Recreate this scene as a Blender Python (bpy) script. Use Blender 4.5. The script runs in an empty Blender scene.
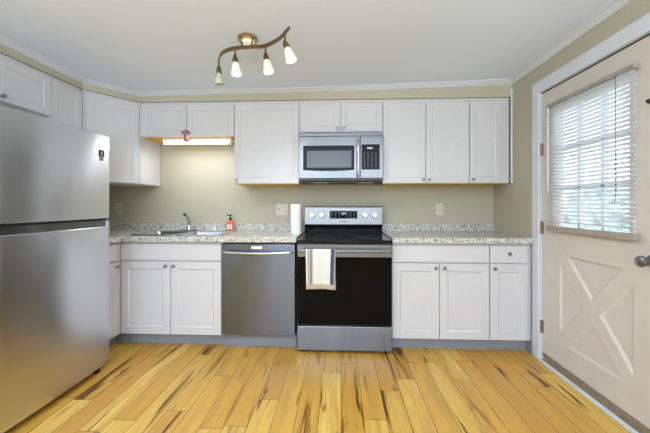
import bpy, bmesh, math, random
from mathutils import Vector, Matrix
random.seed(7)
C = bpy.context.scene.collection
SC = bpy.context.scene
PI = math.pi

# ------------------------------------------------------------------ camera, world, lights, exposure
cam_d = bpy.data.cameras.new('camera'); cam = bpy.data.objects.new('camera', cam_d); C.objects.link(cam)
SC.camera = cam
cam.location = (0, 0, 1.178); cam.rotation_euler = (PI/2, 0, 0.0419)
cam_d.sensor_width = 36; cam_d.lens = 309.5/650*36
cam_d.shift_x = -0.0021; cam_d.shift_y = -0.0172
cam_d.clip_start = 0.02; cam_d.clip_end = 200

SC.view_settings.view_transform = 'Standard'; SC.view_settings.look = 'None'
SC.view_settings.gamma = 1; SC.view_settings.use_curve_mapping = False
SC.view_settings.exposure = 0.19

w = bpy.data.worlds.new('overcast_sky'); SC.world = w; w.use_nodes = True
w.node_tree.nodes['Background'].inputs[0].default_value = (0.80, 0.90, 1.0, 1)
w.node_tree.nodes['Background'].inputs[1].default_value = 2.6

def area_light(name, loc, rot, sx, sy, power, color=(1, 1, 1)):
    l = bpy.data.lights.new(name, 'AREA'); l.shape = 'RECTANGLE'; l.size = sx; l.size_y = sy
    l.energy = power; l.color = color
    o = bpy.data.objects.new(name, l); C.objects.link(o); o.location = loc; o.rotation_euler = rot
    return o
# added fill just inside the unseen rear opening, in place of daylight
area_light('rear_fill', (-0.3, -2.38, 1.5), (PI/2, 0, 0), 3.2, 1.2, 40, (0.76, 0.88, 1.0))
# added upward fill, no lamp there; stands in for light bounced off the ceiling
area_light('ceiling_bounce_fill', (-0.3, -1.45, 1.35), (PI, 0, 0), 3.0, 1.6, 185, (0.66, 0.82, 1.0))
LAMP_W = 11

# ------------------------------------------------------------------ node helpers and materials
def sr(r, g, b):
    f = lambda c: ((c/255+0.055)/1.055)**2.4 if c > 10 else c/255/12.92
    return (f(r), f(g), f(b), 1)
class N:
    def __init__(s, name):
        s.m = bpy.data.materials.new(name); s.m.use_nodes = True
        s.t = s.m.node_tree; s.b = s.t.nodes['Principled BSDF']
    def n(s, typ, **kw):
        x = s.t.nodes.new(typ)
        for k, v in kw.items():
            if k.startswith('i_'):
                key = k[2:]; key = int(key) if key.isdigit() else key
                s.set(x.inputs[key], v)
            else: setattr(x, k, v)
        return x
    def set(s, sock, v):
        if isinstance(v, bpy.types.NodeSocket): s.t.links.new(v, sock)
        else: sock.default_value = v
    def math(s, op, a, b=None, c=None):
        x = s.t.nodes.new('ShaderNodeMath'); x.operation = op
        s.set(x.inputs[0], a)
        if b is not None: s.set(x.inputs[1], b)
        if c is not None: s.set(x.inputs[2], c)
        return x.outputs[0]
    def mix(s, fac, a, b, mode='MIX'):
        x = s.t.nodes.new('ShaderNodeMix'); x.data_type = 'RGBA'; x.blend_type = mode
        s.set(x.inputs[0], fac); s.set(x.inputs[6], a); s.set(x.inputs[7], b)
        return x.outputs[2]
    def coord(s, scale=(1, 1, 1), loc=(0, 0, 0)):
        c = s.n('ShaderNodeTexCoord'); mp = s.n('ShaderNodeMapping')
        s.t.links.new(c.outputs['Object'], mp.inputs[0]); mp.inputs[3].default_value = scale; mp.inputs[1].default_value = loc
        return mp.outputs[0]
    def noise(s, vec, scale, detail=3, rough=0.5):
        x = s.n('ShaderNodeTexNoise'); s.t.links.new(vec, x.inputs['Vector'])
        x.inputs['Scale'].default_value = scale; x.inputs['Detail'].default_value = detail; x.inputs['Roughness'].default_value = rough
        return x.outputs['Fac']
    def ramp(s, fac, stops, interp='LINEAR'):
        x = s.n('ShaderNodeValToRGB'); s.set(x.inputs[0], fac); cr = x.color_ramp; cr.interpolation = interp
        while len(cr.elements) < len(stops): cr.elements.new(0.5)
        for e, (p, c) in zip(cr.elements, stops):
            e.position = p; e.color = c if len(c) == 4 else (*c, 1)
        return x.outputs[0]
    def bump(s, h, strength=0.2, dist=0.002):
        x = s.n('ShaderNodeBump'); s.set(x.inputs['Height'], h)
        x.inputs['Strength'].default_value = strength; x.inputs['Distance'].default_value = dist
        s.t.links.new(x.outputs[0], s.b.inputs['Normal'])
    def base(s, v): s.set(s.b.inputs['Base Color'], v)
    def p(s, **kw):
        for k, v in kw.items(): s.set(s.b.inputs[k.replace('_', ' ')], v)
        return s

def plain(name, col, rough=0.5, metal=0.0, var=0.03, scale=30, bump=0.0, **kw):
    a = N(name); v = a.coord(); nz = a.noise(v, scale)
    dark = tuple(c*(1-var*2) for c in col[:3])+(1,); light = tuple(min(1, c*(1+var)) for c in col[:3])+(1,)
    a.base(a.ramp(nz, [(0.3, dark), (0.7, light)])); a.p(Roughness=rough, Metallic=metal, **kw)
    if bump: a.bump(nz, bump, 0.001)
    return a.m

def steel(name, col, rough, axis=2, metal=1.0, wav=0.0, aniso=0.85, rot=0.25):
    a = N(name); sc = [.6, .6, .6]; sc[axis] = 260
    v = a.coord(tuple(sc)); nz = a.noise(v, 2.0, 3)
    a.base(a.ramp(nz, [(0.25, tuple(c*0.96 for c in col[:3])+(1,)), (0.75, col)]))
    a.p(Metallic=metal, Anisotropic=aniso, Anisotropic_Rotation=rot); a.set(a.b.inputs['Roughness'], a.math('MULTIPLY_ADD', nz, 0.02, rough-0.01))
    tg = a.n('ShaderNodeTangent'); tg.direction_type = 'RADIAL'; tg.axis = 'Z'; a.t.links.new(tg.outputs[0], a.b.inputs['Tangent'])
    if wav:
        big = a.noise(a.coord((1, 1, .25)), 3.2, 1); a.bump(a.math('MULTIPLY', big, wav), 0.35, 0.02)
    return a.m

M = {}
M['wall'] = plain('taupe_wall_paint', sr(187, 180, 158), 0.75, var=0.012, scale=140, bump=0.15)
M['ceil'] = plain('white_ceiling_paint', sr(230, 239, 255), 0.85, var=0.008, scale=90, bump=0.25)
M['trim'] = plain('white_trim_paint', sr(218, 221, 228), 0.4, var=0.01)
M['cab'] = plain('white_cabinet_paint', sr(212, 209, 210), 0.30, var=0.01, scale=12)
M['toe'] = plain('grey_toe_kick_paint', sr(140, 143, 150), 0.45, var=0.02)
M['raw'] = plain('honey_plywood', sr(226, 176, 60), 0.55, var=0.06, scale=18)
M['door'] = plain('beige_door_paint', sr(214, 204, 194), 0.5, var=0.02, scale=9, bump=0.05)
M['doorgrime'] = plain('tan_door_sweep', sr(150, 130, 104), 0.7, var=0.18, scale=60)
M['black'] = plain('black_plastic', sr(16, 16, 17), 0.35, var=0.02, Specular_IOR_Level=0.2)
M['dark'] = plain('dark_rubber', sr(34, 34, 35), 0.6, var=0.05)
M['glassblack'] = plain('black_glass', sr(6, 6, 7), 0.06, var=0.0, Specular_IOR_Level=0.08)
M['cooktop'] = plain('black_ceramic_glass', sr(9, 9, 10), 0.1, var=0.0)
M['ring'] = plain('grey_burner_mark', sr(88, 88, 90), 0.3)
M['mwglass'] = plain('smoked_glass', sr(78, 79, 81), 0.2, var=0.03, scale=200)
M['steel'] = steel('brushed_steel', sr(118, 117, 117), 0.22, 2, wav=0.05)
M['steel_low'] = steel('brushed_drawer_steel', sr(134, 142, 158), 0.22, 2, wav=0.15)  # same range steel; blue put into its colour offsets warm floor reflections
M['steel_fridge'] = steel('brushed_fridge_steel', sr(212, 214, 220), 0.26, 2, wav=0.15)
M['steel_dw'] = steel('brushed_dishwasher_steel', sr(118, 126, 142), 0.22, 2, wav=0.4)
M['steel_sink'] = steel('sink_steel', sr(205, 206, 208), 0.25, 0)
M['fridge_side'] = plain('grey_fridge_side', sr(120, 121, 124), 0.5)
M['nickel'] = plain('satin_nickel', sr(150, 150, 152), 0.28, 1.0)
M['chrome'] = plain('chrome', sr(215, 216, 220), 0.2, 1.0)
M['brass'] = plain('aged_brass', sr(134, 108, 76), 0.33, 1.0, var=0.1, scale=40)
M['brassbright'] = plain('bright_antique_brass', sr(186, 156, 112), 0.2, 1.0)
M['whitepl'] = plain('white_plastic', sr(236, 236, 234), 0.4)
M['ivory'] = plain('ivory_plastic', sr(214, 208, 190), 0.4)
M['slot'] = plain('outlet_slot_brown', sr(84, 76, 62), 0.6)
M['paper'] = plain('paper_towel', sr(238, 238, 238), 0.95, var=0.02, scale=300, bump=0.4)
M['orange'] = plain('orange_soap', sr(226, 104, 62), 0.25, var=0.03)
M['label'] = plain('white_label', sr(240, 232, 222), 0.5)
M['red'] = plain('red_strap', sr(205, 92, 84), 0.6)
M['mark'] = plain('pale_print', sr(206, 206, 208), 0.5)
M['button'] = plain('grey_button_print', sr(128, 128, 130), 0.5)
a = N('white_vinyl_slat'); a.base(a.ramp(a.noise(a.coord(), 30), [(.3, sr(236, 236, 238)), (.7, sr(242, 242, 244))])); a.p(Roughness=.5)
tl_ = a.n('ShaderNodeBsdfTranslucent'); tl_.inputs[0].default_value = (.9, .92, .95, 1); ms = a.n('ShaderNodeMixShader'); ms.inputs[0].default_value = .45
a.t.links.new(a.b.outputs[0], ms.inputs[1]); a.t.links.new(tl_.outputs[0], ms.inputs[2]); a.t.links.new(ms.outputs[0], a.t.nodes['Material Output'].inputs[0]); M['blind'] = a.m
M['blindrail'] = plain('taupe_blind_rail', sr(166, 156, 144), 0.45)
M['cord'] = plain('cord_dark_beads', sr(104, 92, 82), 0.6)
M['hinge'] = plain('tarnished_hinge_brass', sr(158, 142, 120), 0.4, 0.6, var=0.15)
M['grass'] = plain('lawn_grass', sr(176, 198, 188), 0.9, var=0.25, scale=4)
M['leaf'] = plain('hedge_leaf', sr(186, 206, 200), 0.8, var=0.3, scale=6)
M['siding'] = plain('pale_blue_siding', sr(170, 198, 214), 0.7)

# frosted glass shades: lit ones glow
def shade_mat(name, e):
    a = N(name); v = a.coord(); nz = a.noise(v, 60)
    a.base(a.ramp(nz, [(0.3, sr(196, 190, 164)), (0.7, sr(216, 211, 190))])); a.p(Roughness=0.35)
    if e: a.p(Emission_Color=(1.0, 0.93, 0.76, 1), Emission_Strength=e)
    return a.m
M['shade_lit'] = shade_mat('lit_frosted_glass', 0.42); M['shade_off'] = shade_mat('unlit_frosted_glass', 0)
def emit(name, col, e):
    a = N(name); a.base(col); a.p(Emission_Color=col, Emission_Strength=e); v = a.coord(); a.set(a.b.inputs['Roughness'], a.math('MULTIPLY_ADD', a.noise(v, 20), 0.1, 0.3)); return a.m
M['tube'] = emit('lit_fluorescent_diffuser', (1.0, 0.97, 0.88, 1), 3.5)
M['bulb'] = emit('lit_bulb', (1.0, 0.92, 0.75, 1), 6.0)
M['digit'] = emit('dim_display_digits', (0.6, 0.75, 0.8, 1), 0.35)

def glass():
    a = N('window_glass'); t = a.t
    tr = a.n('ShaderNodeBsdfTransparent'); gl = a.n('ShaderNodeBsdfGlossy'); gl.inputs['Roughness'].default_value = 0.02
    mx = a.n('ShaderNodeMixShader')
    mx.inputs[0].default_value = 0.06; t.links.new(tr.outputs[0], mx.inputs[1]); t.links.new(gl.outputs[0], mx.inputs[2])
    t.links.new(mx.outputs[0], t.nodes['Material Output'].inputs[0]); return a.m
M['glass'] = glass()

def granite():
    a = N('speckled_granite'); v = a.coord()
    n1 = a.noise(v, 26, 4, 0.6)
    c = a.ramp(n1, [(0.30, sr(182, 176, 164)), (0.48, sr(208, 205, 196)), (0.68, sr(226, 225, 221))])
    n2 = a.noise(v, 80, 3, 0.6)
    c = a.mix(a.ramp(n2, [(0.53, (0, 0, 0)), (0.60, (1, 1, 1))]), c, sr(148, 134, 114))
    vo = a.n('ShaderNodeTexVoronoi'); a.t.links.new(v, vo.inputs['Vector']); vo.inputs['Scale'].default_value = 90
    n3 = a.noise(v, 38, 3, 0.7)
    dk = a.math('MULTIPLY', a.ramp(vo.outputs['Distance'], [(0.30, (1, 1, 1)), (0.42, (0, 0, 0))]), a.ramp(n3, [(0.49, (0, 0, 0)), (0.55, (1, 1, 1))]))
    c = a.mix(dk, c, sr(74, 68, 64))
    a.base(c); a.p(Roughness=0.22); return a.m
M['granite'] = granite()

def floor_mat():
    a = N('hickory_planks'); c = a.n('ShaderNodeTexCoord'); sp = a.n('ShaderNodeSeparateXYZ')
    a.t.links.new(c.outputs['Object'], sp.inputs[0]); X, Y = sp.outputs[0], sp.outputs[1]
    W = 0.125; L = 1.15
    u = a.math('DIVIDE', a.math('ADD', X, 10-0.01+0.0), W)        # seams at x = 0.01 + k*W
    ui = a.math('FLOOR', u); uf = a.math('FRACT', u)
    wn = a.n('ShaderNodeTexWhiteNoise'); wn.noise_dimensions = '1D'; a.set(wn.inputs['W'], ui)
    v = a.math('ADD', a.math('DIVIDE', Y, L), a.math('MULTIPLY', wn.outputs['Value'], 7.0))
    vi = a.math('FLOOR', v); vf = a.math('FRACT', v)
    cb = a.n('ShaderNodeCombineXYZ'); a.set(cb.inputs[0], ui); a.set(cb.inputs[1], vi)
    wp = a.n('ShaderNodeTexWhiteNoise'); wp.noise_dimensions = '3D'; a.t.links.new(cb.outputs[0], wp.inputs['Vector'])
    rnd = wp.outputs['Value']
    rc = a.n('ShaderNodeSeparateColor'); a.t.links.new(wp.outputs['Color'], rc.inputs[0])
    r2 = rc.outputs[1]; r3 = rc.outputs[2]
    base = a.ramp(rnd, [(0.0, sr(206, 150, 58)), (0.25, sr(218, 166, 68)), (0.55, sr(226, 180, 80)), (0.85, sr(234, 194, 100)), (1.0, sr(210, 156, 60))])
    # grain coordinates, shifted for every plank
    gv = a.n('ShaderNodeCombineXYZ')
    a.set(gv.inputs[0], a.math('MULTIPLY', X, 14.0)); a.set(gv.inputs[1], a.math('MULTIPLY', Y, 1.1)); a.set(gv.inputs[2], a.math('MULTIPLY', rnd, 40.0))
    def nz(vec, scale, detail, dist=0.0):
        x = a.n('ShaderNodeTexNoise'); a.t.links.new(vec, x.inputs['Vector']); x.inputs['Scale'].default_value = scale
        x.inputs['Detail'].default_value = detail; x.inputs['Distortion'].default_value = dist; return x.outputs['Fac']
    g1 = nz(gv.outputs[0], 1.0, 3, 0.6)
    g2 = nz(gv.outputs[0], 6.0, 3)
    col = a.mix(a.ramp(g1, [(0.42, (0, 0, 0)), (0.72, (1, 1, 1))]), base, sr(198, 148, 62))
    col = a.mix(a.math('MULTIPLY', a.ramp(g2, [(0.35, (1, 1, 1)), (0.6, (0, 0, 0))]), 0.35), col, sr(186, 138, 68))
    # dark heartwood streaks on some planks
    sv = a.n('ShaderNodeCombineXYZ')
    a.set(sv.inputs[0], a.math('MULTIPLY', X, 17.0)); a.set(sv.inputs[1], a.math('MULTIPLY', Y, 1.25)); a.set(sv.inputs[2], a.math('MULTIPLY', r2, 60.0))
    s1 = nz(sv.outputs[0], 1.0, 4, 1.1)
    thr = a.math('MULTIPLY_ADD', r3, 0.14, 0.520)
    st = a.math('SMOOTH_MIN', a.math('MAXIMUM', a.math('MULTIPLY', a.math('SUBTRACT', s1, thr), 14.0), 0.0), 1.0, 0.1)
    col = a.mix(a.math('MULTIPLY', st, 0.82), col, sr(134, 84, 24))
    st2 = a.math('SMOOTH_MIN', a.math('MAXIMUM', a.math('MULTIPLY', a.math('SUBTRACT', s1, a.math('ADD', thr, 0.075)), 30.0), 0.0), 1.0, 0.1)
    col = a.mix(a.math('MULTIPLY', st2, 0.8), col, sr(70, 42, 18))
    # seams
    du = a.math('MULTIPLY', a.math('MINIMUM', uf, a.math('SUBTRACT', 1.0, uf)), W)
    dv = a.math('MULTIPLY', a.math('MINIMUM', vf, a.math('SUBTRACT', 1.0, vf)), L)
    d = a.math('MINIMUM', du, dv)
    seam = a.ramp(a.math('MULTIPLY', d, 100.0), [(0.10, (0, 0, 0)), (0.26, (1, 1, 1))])
    col = a.mix(seam, sr(112, 78, 36), col)
    a.base(col); a.p(Roughness=0.36)
    a.set(a.b.inputs['Roughness'], a.math('MULTIPLY_ADD', g2, 0.12, 0.30))
    a.bump(a.math('ADD', seam, a.math('MULTIPLY', g2, 0.15)), 0.3, 0.001)
    return a.m
M['floor'] = floor_mat()

def towel_mat():
    a = N('printed_tea_towel'); c = a.n('ShaderNodeTexCoord'); sp = a.n('ShaderNodeSeparateXYZ')
    a.t.links.new(c.outputs['UV'], sp.inputs[0]); U = sp.outputs[0]; V = sp.outputs[1]
    cream = sr(226, 221, 208)
    col = a.ramp(U, [(0.0, sr(224, 218, 204)), (0.07, sr(140, 132, 124)), (0.11, sr(222, 214, 198)), (0.14, sr(120, 120, 124)),
                     (0.20, sr(176, 176, 172)), (0.25, cream), (0.84, sr(66, 74, 104)), (0.97, sr(190, 190, 190))], 'CONSTANT')
    mp = a.n('ShaderNodeMapping'); a.t.links.new(c.outputs['UV'], mp.inputs[0]); mp.inputs[3].default_value = (9, 22, 1)
    x = a.n('ShaderNodeTexNoise'); a.t.links.new(mp.outputs[0], x.inputs['Vector']); x.inputs['Scale'].default_value = 1.6; x.inputs['Distortion'].default_value = 1.2
    pr = a.ramp(x.outputs['Fac'], [(0.47, (0, 0, 0)), (0.50, (1, 1, 1)), (0.53, (0, 0, 0))])
    col = a.mix(a.math('MULTIPLY', pr, 0.30), col, sr(120, 118, 110))
    band = a.ramp(V, [(0.0, (1, 1, 1)), (0.12, (0, 0, 0))], 'CONSTANT')
    col = a.mix(band, col, sr(190, 174, 152))
    a.base(col); a.p(Roughness=0.9); a.bump(a.noise(a.coord(), 500), 0.3, 0.0008); return a.m
M['towel'] = towel_mat()

# ------------------------------------------------------------------ mesh helpers
def BM(): return bmesh.new()
def box(bm, x0, x1, y0, y1, z0, z1):
    vs = [bm.verts.new((x, y, z)) for z in (z0, z1) for y in (y0, y1) for x in (x0, x1)]
    q = [(0, 2, 3, 1), (4, 5, 7, 6), (0, 1, 5, 4), (2, 6, 7, 3), (0, 4, 6, 2), (1, 3, 7, 5)]
    return [bm.faces.new([vs[i] for i in f]) for f in q]
def prism(bm, pts, z0, z1):
    a = [bm.verts.new((x, y, z0)) for x, y in pts]; b = [bm.verts.new((x, y, z1)) for x, y in pts]; n = len(pts)
    bm.faces.new(a[::-1]); bm.faces.new(b)
    for i in range(n): bm.faces.new((a[i], a[(i+1) % n], b[(i+1) % n], b[i]))
def frame_of(d):
    d = Vector(d).normalized(); up = Vector((0, 0, 1)) if abs(d.z) < 0.9 else Vector((1, 0, 0))
    a = d.cross(up).normalized(); return a, d.cross(a).normalized()
def tube(bm, pts, r, n=12, caps=True, flat=1.0):
    P = [Vector(p) for p in pts]; R = r if isinstance(r, (list, tuple)) else [r]*len(P); rings = []
    for i, p in enumerate(P):
        d = P[min(i+1, len(P)-1)]-P[max(i-1, 0)]
        a, b = frame_of(d)
        rings.append([bm.verts.new(p+(a*math.cos(2*PI*k/n)+b*math.sin(2*PI*k/n)*flat)*R[i]) for k in range(n)])
    for i in range(len(rings)-1):
        for k in range(n): bm.faces.new((rings[i][k], rings[i][(k+1) % n], rings[i+1][(k+1) % n], rings[i+1][k]))
    if caps: bm.faces.new(rings[0][::-1]); bm.faces.new(rings[-1])
def lathe(bm, prof, origin=(0, 0, 0), axis=(0, 0, 1), n=24):
    # prof: list of (radius, height along axis)
    a, b = frame_of(axis); ax = Vector(axis).normalized(); o = Vector(origin); rings = []
    for r, h in prof:
        c = o+ax*h
        rings.append([bm.verts.new(c)] if r < 1e-6 else [bm.verts.new(c+(a*math.cos(2*PI*k/n)+b*math.sin(2*PI*k/n))*r) for k in range(n)])
    for i in range(len(rings)-1):
        A, B = rings[i], rings[i+1]
        for k in range(n):
            k2 = (k+1) % n
            if len(A) == 1 and len(B) == 1: break
            if len(A) == 1: bm.faces.new((A[0], B[k2], B[k]))
            elif len(B) == 1: bm.faces.new((A[k], A[k2], B[0]))
            else: bm.faces.new((A[k], A[k2], B[k2], B[k]))
def smooth_path(pts, steps=6):
    P = [Vector(p) for p in pts]; out = []
    for i in range(len(P)-1):
        p0 = P[max(i-1, 0)]; p1 = P[i]; p2 = P[i+1]; p3 = P[min(i+2, len(P)-1)]
        for s in range(steps):
            t = s/steps
            out.append(0.5*((2*p1)+(-p0+p2)*t+(2*p0-5*p1+4*p2-p3)*t*t+(-p0+3*p1-3*p2+p3)*t**3))
    out.append(P[-1]); return out
def obj(name, bm, mat, parent=None, bevel=0.0, smooth=False, seg=2, loc=None):
    bmesh.ops.recalc_face_normals(bm, faces=bm.faces[:])
    me = bpy.data.meshes.new(name); bm.to_mesh(me); bm.free()
    o = bpy.data.objects.new(name, me); C.objects.link(o)
    if mat is not None: me.materials.append(M[mat] if isinstance(mat, str) else mat)
    if smooth:
        for p in me.polygons: p.use_smooth = True
        me.set_sharp_from_angle(angle=math.radians(40))
    if bevel:
        b = o.modifiers.new('bevel', 'BEVEL'); b.width = bevel; b.segments = seg; b.limit_method = 'ANGLE'; b.angle_limit = math.radians(40)
    if parent: o.parent = parent
    if loc: o.location = loc
    return o
def bobj(name, dims, mat, parent=None, bevel=0.0, **k):
    bm = BM(); box(bm, *dims); return obj(name, bm, mat, parent, bevel, **k)
def tag(o, label, cat, group=None):
    o['label'] = label; o['category'] = cat
    if group: o['group'] = group
    return o
def thing(name, label, cat, loc=(0, 0, 0), rz=0, group=None):
    o = bpy.data.objects.new(name, None); C.objects.link(o); o.location = loc; o.rotation_euler = (0, 0, rz)
    o.empty_display_size = 0.1
    return tag(o, label, cat, group)
def struct(name, bm, mat, parent=None, **k):
    o = obj(name, bm, mat, parent, **k)
    if parent is None: o['kind'] = 'structure'
    return o

# ------------------------------------------------------------------ room shell
XL, XR, D = -2.455, 1.53, 3.14
YR = -2.5
U = 2.81; B = 2.51            # front planes of the upper and base cabinets
def zc(x):                    # the ceiling dips a little to the left
    pts = [(-2.6, 2.212), (-2.1, 2.216), (-0.35, 2.232), (1.1, 2.270), (1.8, 2.292)]
    for (a, za), (b, zb) in zip(pts, pts[1:]):
        if x <= b: return za+(zb-za)*(x-a)/(b-a)
    return pts[-1][1]

bm = BM(); box(bm, XL-0.1, XR+0.02, YR-0.1, D+0.1, -0.1, 0.0); struct('floor', bm, 'floor')
bm = BM(); xs = [-2.56, -2.1, -0.35, 1.1, 1.64]
lo = [[bm.verts.new((x, y, zc(x))) for x in xs] for y in (YR-0.1, D+0.1)]
hi = [[bm.verts.new((x, y, 2.45)) for x in xs] for y in (YR-0.1, D+0.1)]
for i in range(4):
    bm.faces.new((lo[0][i], lo[0][i+1], lo[1][i+1], lo[1][i])); bm.faces.new((hi[0][i], hi[1][i], hi[1][i+1], hi[0][i+1]))
    bm.faces.new((lo[0][i], hi[0][i], hi[0][i+1], lo[0][i+1])); bm.faces.new((lo[1][i], lo[1][i+1], hi[1][i+1], hi[1][i]))
for i in (0, 4): bm.faces.new((lo[0][i], lo[1][i], hi[1][i], hi[0][i]))
struct('ceiling', bm, 'ceil')
bm = BM(); box(bm, XL-0.1, XR+0.11, D, D+0.1, 0, 2.4); struct('wall_back', bm, 'wall')
bm = BM(); box(bm, XL-0.1, XL, YR, D, 0, 2.4); struct('wall_left', bm, 'wall')
DY0, DY1, DZ = 1.497, 2.432, 2.045      # rough opening for the entry door
bm = BM()
for d in ((XR, XR+0.11, DY1, D, 0, 2.4), (XR, XR+0.11, YR, DY0, 0, 2.4), (XR, XR+0.11, DY0, DY1, DZ, 2.4)): box(bm, *d)
struct('wall_right', bm, 'wall')
# unseen rear wall; its wide glazed opening is added to let light in
bm = BM()
for d in ((XL-.1, -1.95, YR-.1, YR, 0, 2.4), (1.3, XR+.11, YR-.1, YR, 0, 2.4), (-1.95, 1.3, YR-.1, YR, 0, .9), (-1.95, 1.3, YR-.1, YR, 2.15, 2.4)): box(bm, *d)
struct('wall_rear', bm, 'wall')
bm = BM()
for x in (-1.95, -0.89, 0.19, 1.26): box(bm, x, x+0.04, YR-.07, YR-.02, .9, 2.15)
for z in (.9, 2.11): box(bm, -1.95, 1.3, YR-.07, YR-.02, z, z+.04)
wr = struct('added_rear_window', bm, 'trim')
g = bobj('window_pane', (-1.94, 1.29, YR-.05, YR-.044, .94, 2.11), 'glass', wr)

# soffit above the wall cabinets, following them round the corner
ST = 2.14
front = [(-2.12, YR+1.2), (-2.12, 2.47), (-1.858, U), (XR, U)]
bm = BM(); prism(bm, [(XL, YR+1.2), (-2.12, YR+1.2), (-2.12, 2.47), (-1.858, U), (XR, U), (XR, D), (XL, D)], ST+0.001, 2.4)
struct('trim_4', bm, 'wall')['label'] = 'taupe soffit box above the wall cabinets'
# crown moulding swept along soffit and right wall
path = [(-2.12, YR+1.2), (-2.12, 2.47), (-1.858, U), (-0.35, U), (0.4, U), (1.1, U), (XR, U), (XR, YR)]
def drop(x, i): return [0.029, 0.029, 0.027, 0.025, 0.032, 0.036, 0.036, 0.036][i]
prof = [(0.0, 1.0), (0.010, 1.0), (0.022, 0.72), (0.040, 0.30), (0.052, 0.22), (0.052, -0.02), (0.0, -0.02)]
def offs(path, i, d):
    p = Vector(path[i]); n = []
    for a, b in ((i-1, i), (i, i+1)):
        if a < 0 or b >= len(path): continue
        t = (Vector(path[b])-Vector(path[a])).normalized(); n.append(Vector((t.y, -t.x)))
    m = n[0] if len(n) == 1 else (n[0]+n[1]).normalized()
    return p+m*(d/max(0.3, m.dot(n[0])))
bm = BM(); rings = []
for i in range(len(path)):
    r = []
    for d, h in prof:
        q = offs(path, i, d); r.append(bm.verts.new((q.x, q.y, zc(path[i][0])-h*drop(0, i)*(1.0))))
    rings.append(r)
for a, b in zip(rings, rings[1:]):
    for k in range(len(prof)): bm.faces.new((a[k], a[(k+1) % len(prof)], b[(k+1) % len(prof)], b[k]))
bm.faces.new(rings[0]); bm.faces.new(rings[-1][::-1])
struct('trim_1', bm, 'trim')
# door casing
bm = BM()
cx0 = XR-0.016
box(bm, cx0, XR, DY1-0.012, DY1+0.069, 0, DZ+0.078); box(bm, cx0, XR, DY0-0.078, DY0+0.012, 0, DZ+0.078)
box(bm, cx0, XR, DY0+0.012, DY1-0.012, DZ-0.012, DZ+0.078)
struct('trim_2', bm, 'trim', bevel=0.004)
# jambs with dark weather strip line
bm = BM()
box(bm, XR+.001, XR+.1, DY1-.014, DY1-.001, 0, DZ-.001); box(bm, XR+.001, XR+.1, DY0+.001, DY0+.014, 0, DZ-.001); box(bm, XR+.001, XR+.1, DY0+.014, DY1-.014, DZ-.014, DZ-.001)
struct('trim_3', bm, 'trim')
bm = BM(); ys0, ys1 = DY0+.014, DY1-.014
box(bm, XR+.004, XR+.016, ys0, ys1, DZ-.019, DZ-.0145)
ws = struct('trim_5', bm, 'slot'); ws['label'] = 'dark weather strip above the door'
bm = BM(); box(bm, XR-.024, XR-.004, ys0+.003, ys1-.003, 0.0005, .020); struct('trim_6', bm, 'trim', bevel=.004)
bm = BM(); box(bm, XR+.001, XR+.07, ys0+.001, ys1-.001, 0.0005, .016); struct('trim_8', bm, 'doorgrime')['label'] = 'worn brown door sill'
bm = BM(); box(bm, XR-.014, XR, YR, DY0-.08, 0, .09); struct('baseboard_right', bm, 'trim', bevel=.003)
bm = BM(); box(bm, XL, XL+.014, YR, 1.38, 0, .09); struct('baseboard_left', bm, 'trim', bevel=.003)
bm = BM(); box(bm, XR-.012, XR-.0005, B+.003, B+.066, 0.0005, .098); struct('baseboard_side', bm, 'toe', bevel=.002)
# narrow trim where wall cabinets meet the right wall
bm = BM(); box(bm, XR-.016, XR-.001, U-.014, U-.001, 1.375, 2.215); struct('trim_7', bm, 'trim', bevel=.003)

# ------------------------------------------------------------------ entry door with crossbuck panels
y0, y1 = ys0+.004, ys1-.004; z0, z1 = .036, DZ-.021; xf = XR+.012; th = .042
WY0, WY1, WZ0, WZ1 = 1.705, 2.255, 1.030, 1.850
bm = BM(); box(bm, xf, xf+th, y0, y1, z0, z1); slab = obj('door_1', bm, 'door'); slab['kind'] = 'structure'
cut = BM(); box(cut, xf-.1, xf+th+.1, WY0, WY1, WZ0, WZ1)
PY0, PY1, PZ0, PZ1 = 1.69, 2.235, .215, .835; cy_, cz_ = (PY0+PY1)/2, (PZ0+PZ1)/2; hb = .042
def tri(pts, dep=.011, sl=.016):
    c = sum((Vector(p) for p in pts), Vector((0, 0)))/3; n = len(pts); inn = []
    for i in range(n):       # inset polygon by sl
        p = Vector(pts[i]); a = (Vector(pts[i-1])-p).normalized(); b = (Vector(pts[(i+1) % n])-p).normalized()
        bis = (a+b).normalized(); s = abs(a.x*bis.y-a.y*bis.x); inn.append(p+bis*(sl/max(s, .2)))
    def ringv(P, x): return [cut.verts.new((x, p[0], p[1])) for p in P]
    k = dep and 1.0
    out = [Vector(p)+(Vector(p)-q)*.18 for p, q in zip(pts, inn)]
    r0 = ringv(out, xf-dep*.18); r1 = ringv(inn, xf+dep)
    cut.faces.new(r0); cut.faces.new(r1[::-1])
    for i in range(n): cut.faces.new((r0[i], r0[(i+1) % n], r1[(i+1) % n], r1[i]))
dy, dz = PY1-PY0, PZ1-PZ0; L_ = math.hypot(dy, dz); hy = hb*L_/dz; hz = hb*L_/dy
tri([(PY0+hy, PZ1), (PY1-hy, PZ1), (cy_, cz_+hz)]); tri([(PY0+hy, PZ0), (cy_, cz_-hz), (PY1-hy, PZ0)])
tri([(PY0, PZ0+hz), (PY0, PZ1-hz), (cy_-hy, cz_)]); tri([(PY1, PZ0+hz), (cy_+hy, cz_), (PY1, PZ1-hz)])
bmesh.ops.recalc_face_normals(cut, faces=cut.faces[:])
cm = bpy.data.meshes.new('cut'); cut.to_mesh(cm); cut.free(); co = bpy.data.objects.new('cut', cm); C.objects.link(co)
bo = slab.modifiers.new('b', 'BOOLEAN'); bo.object = co; bo.solver = 'EXACT'; bo.operation = 'DIFFERENCE'
dg = bpy.context.evaluated_depsgraph_get(); dg.update()
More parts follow.
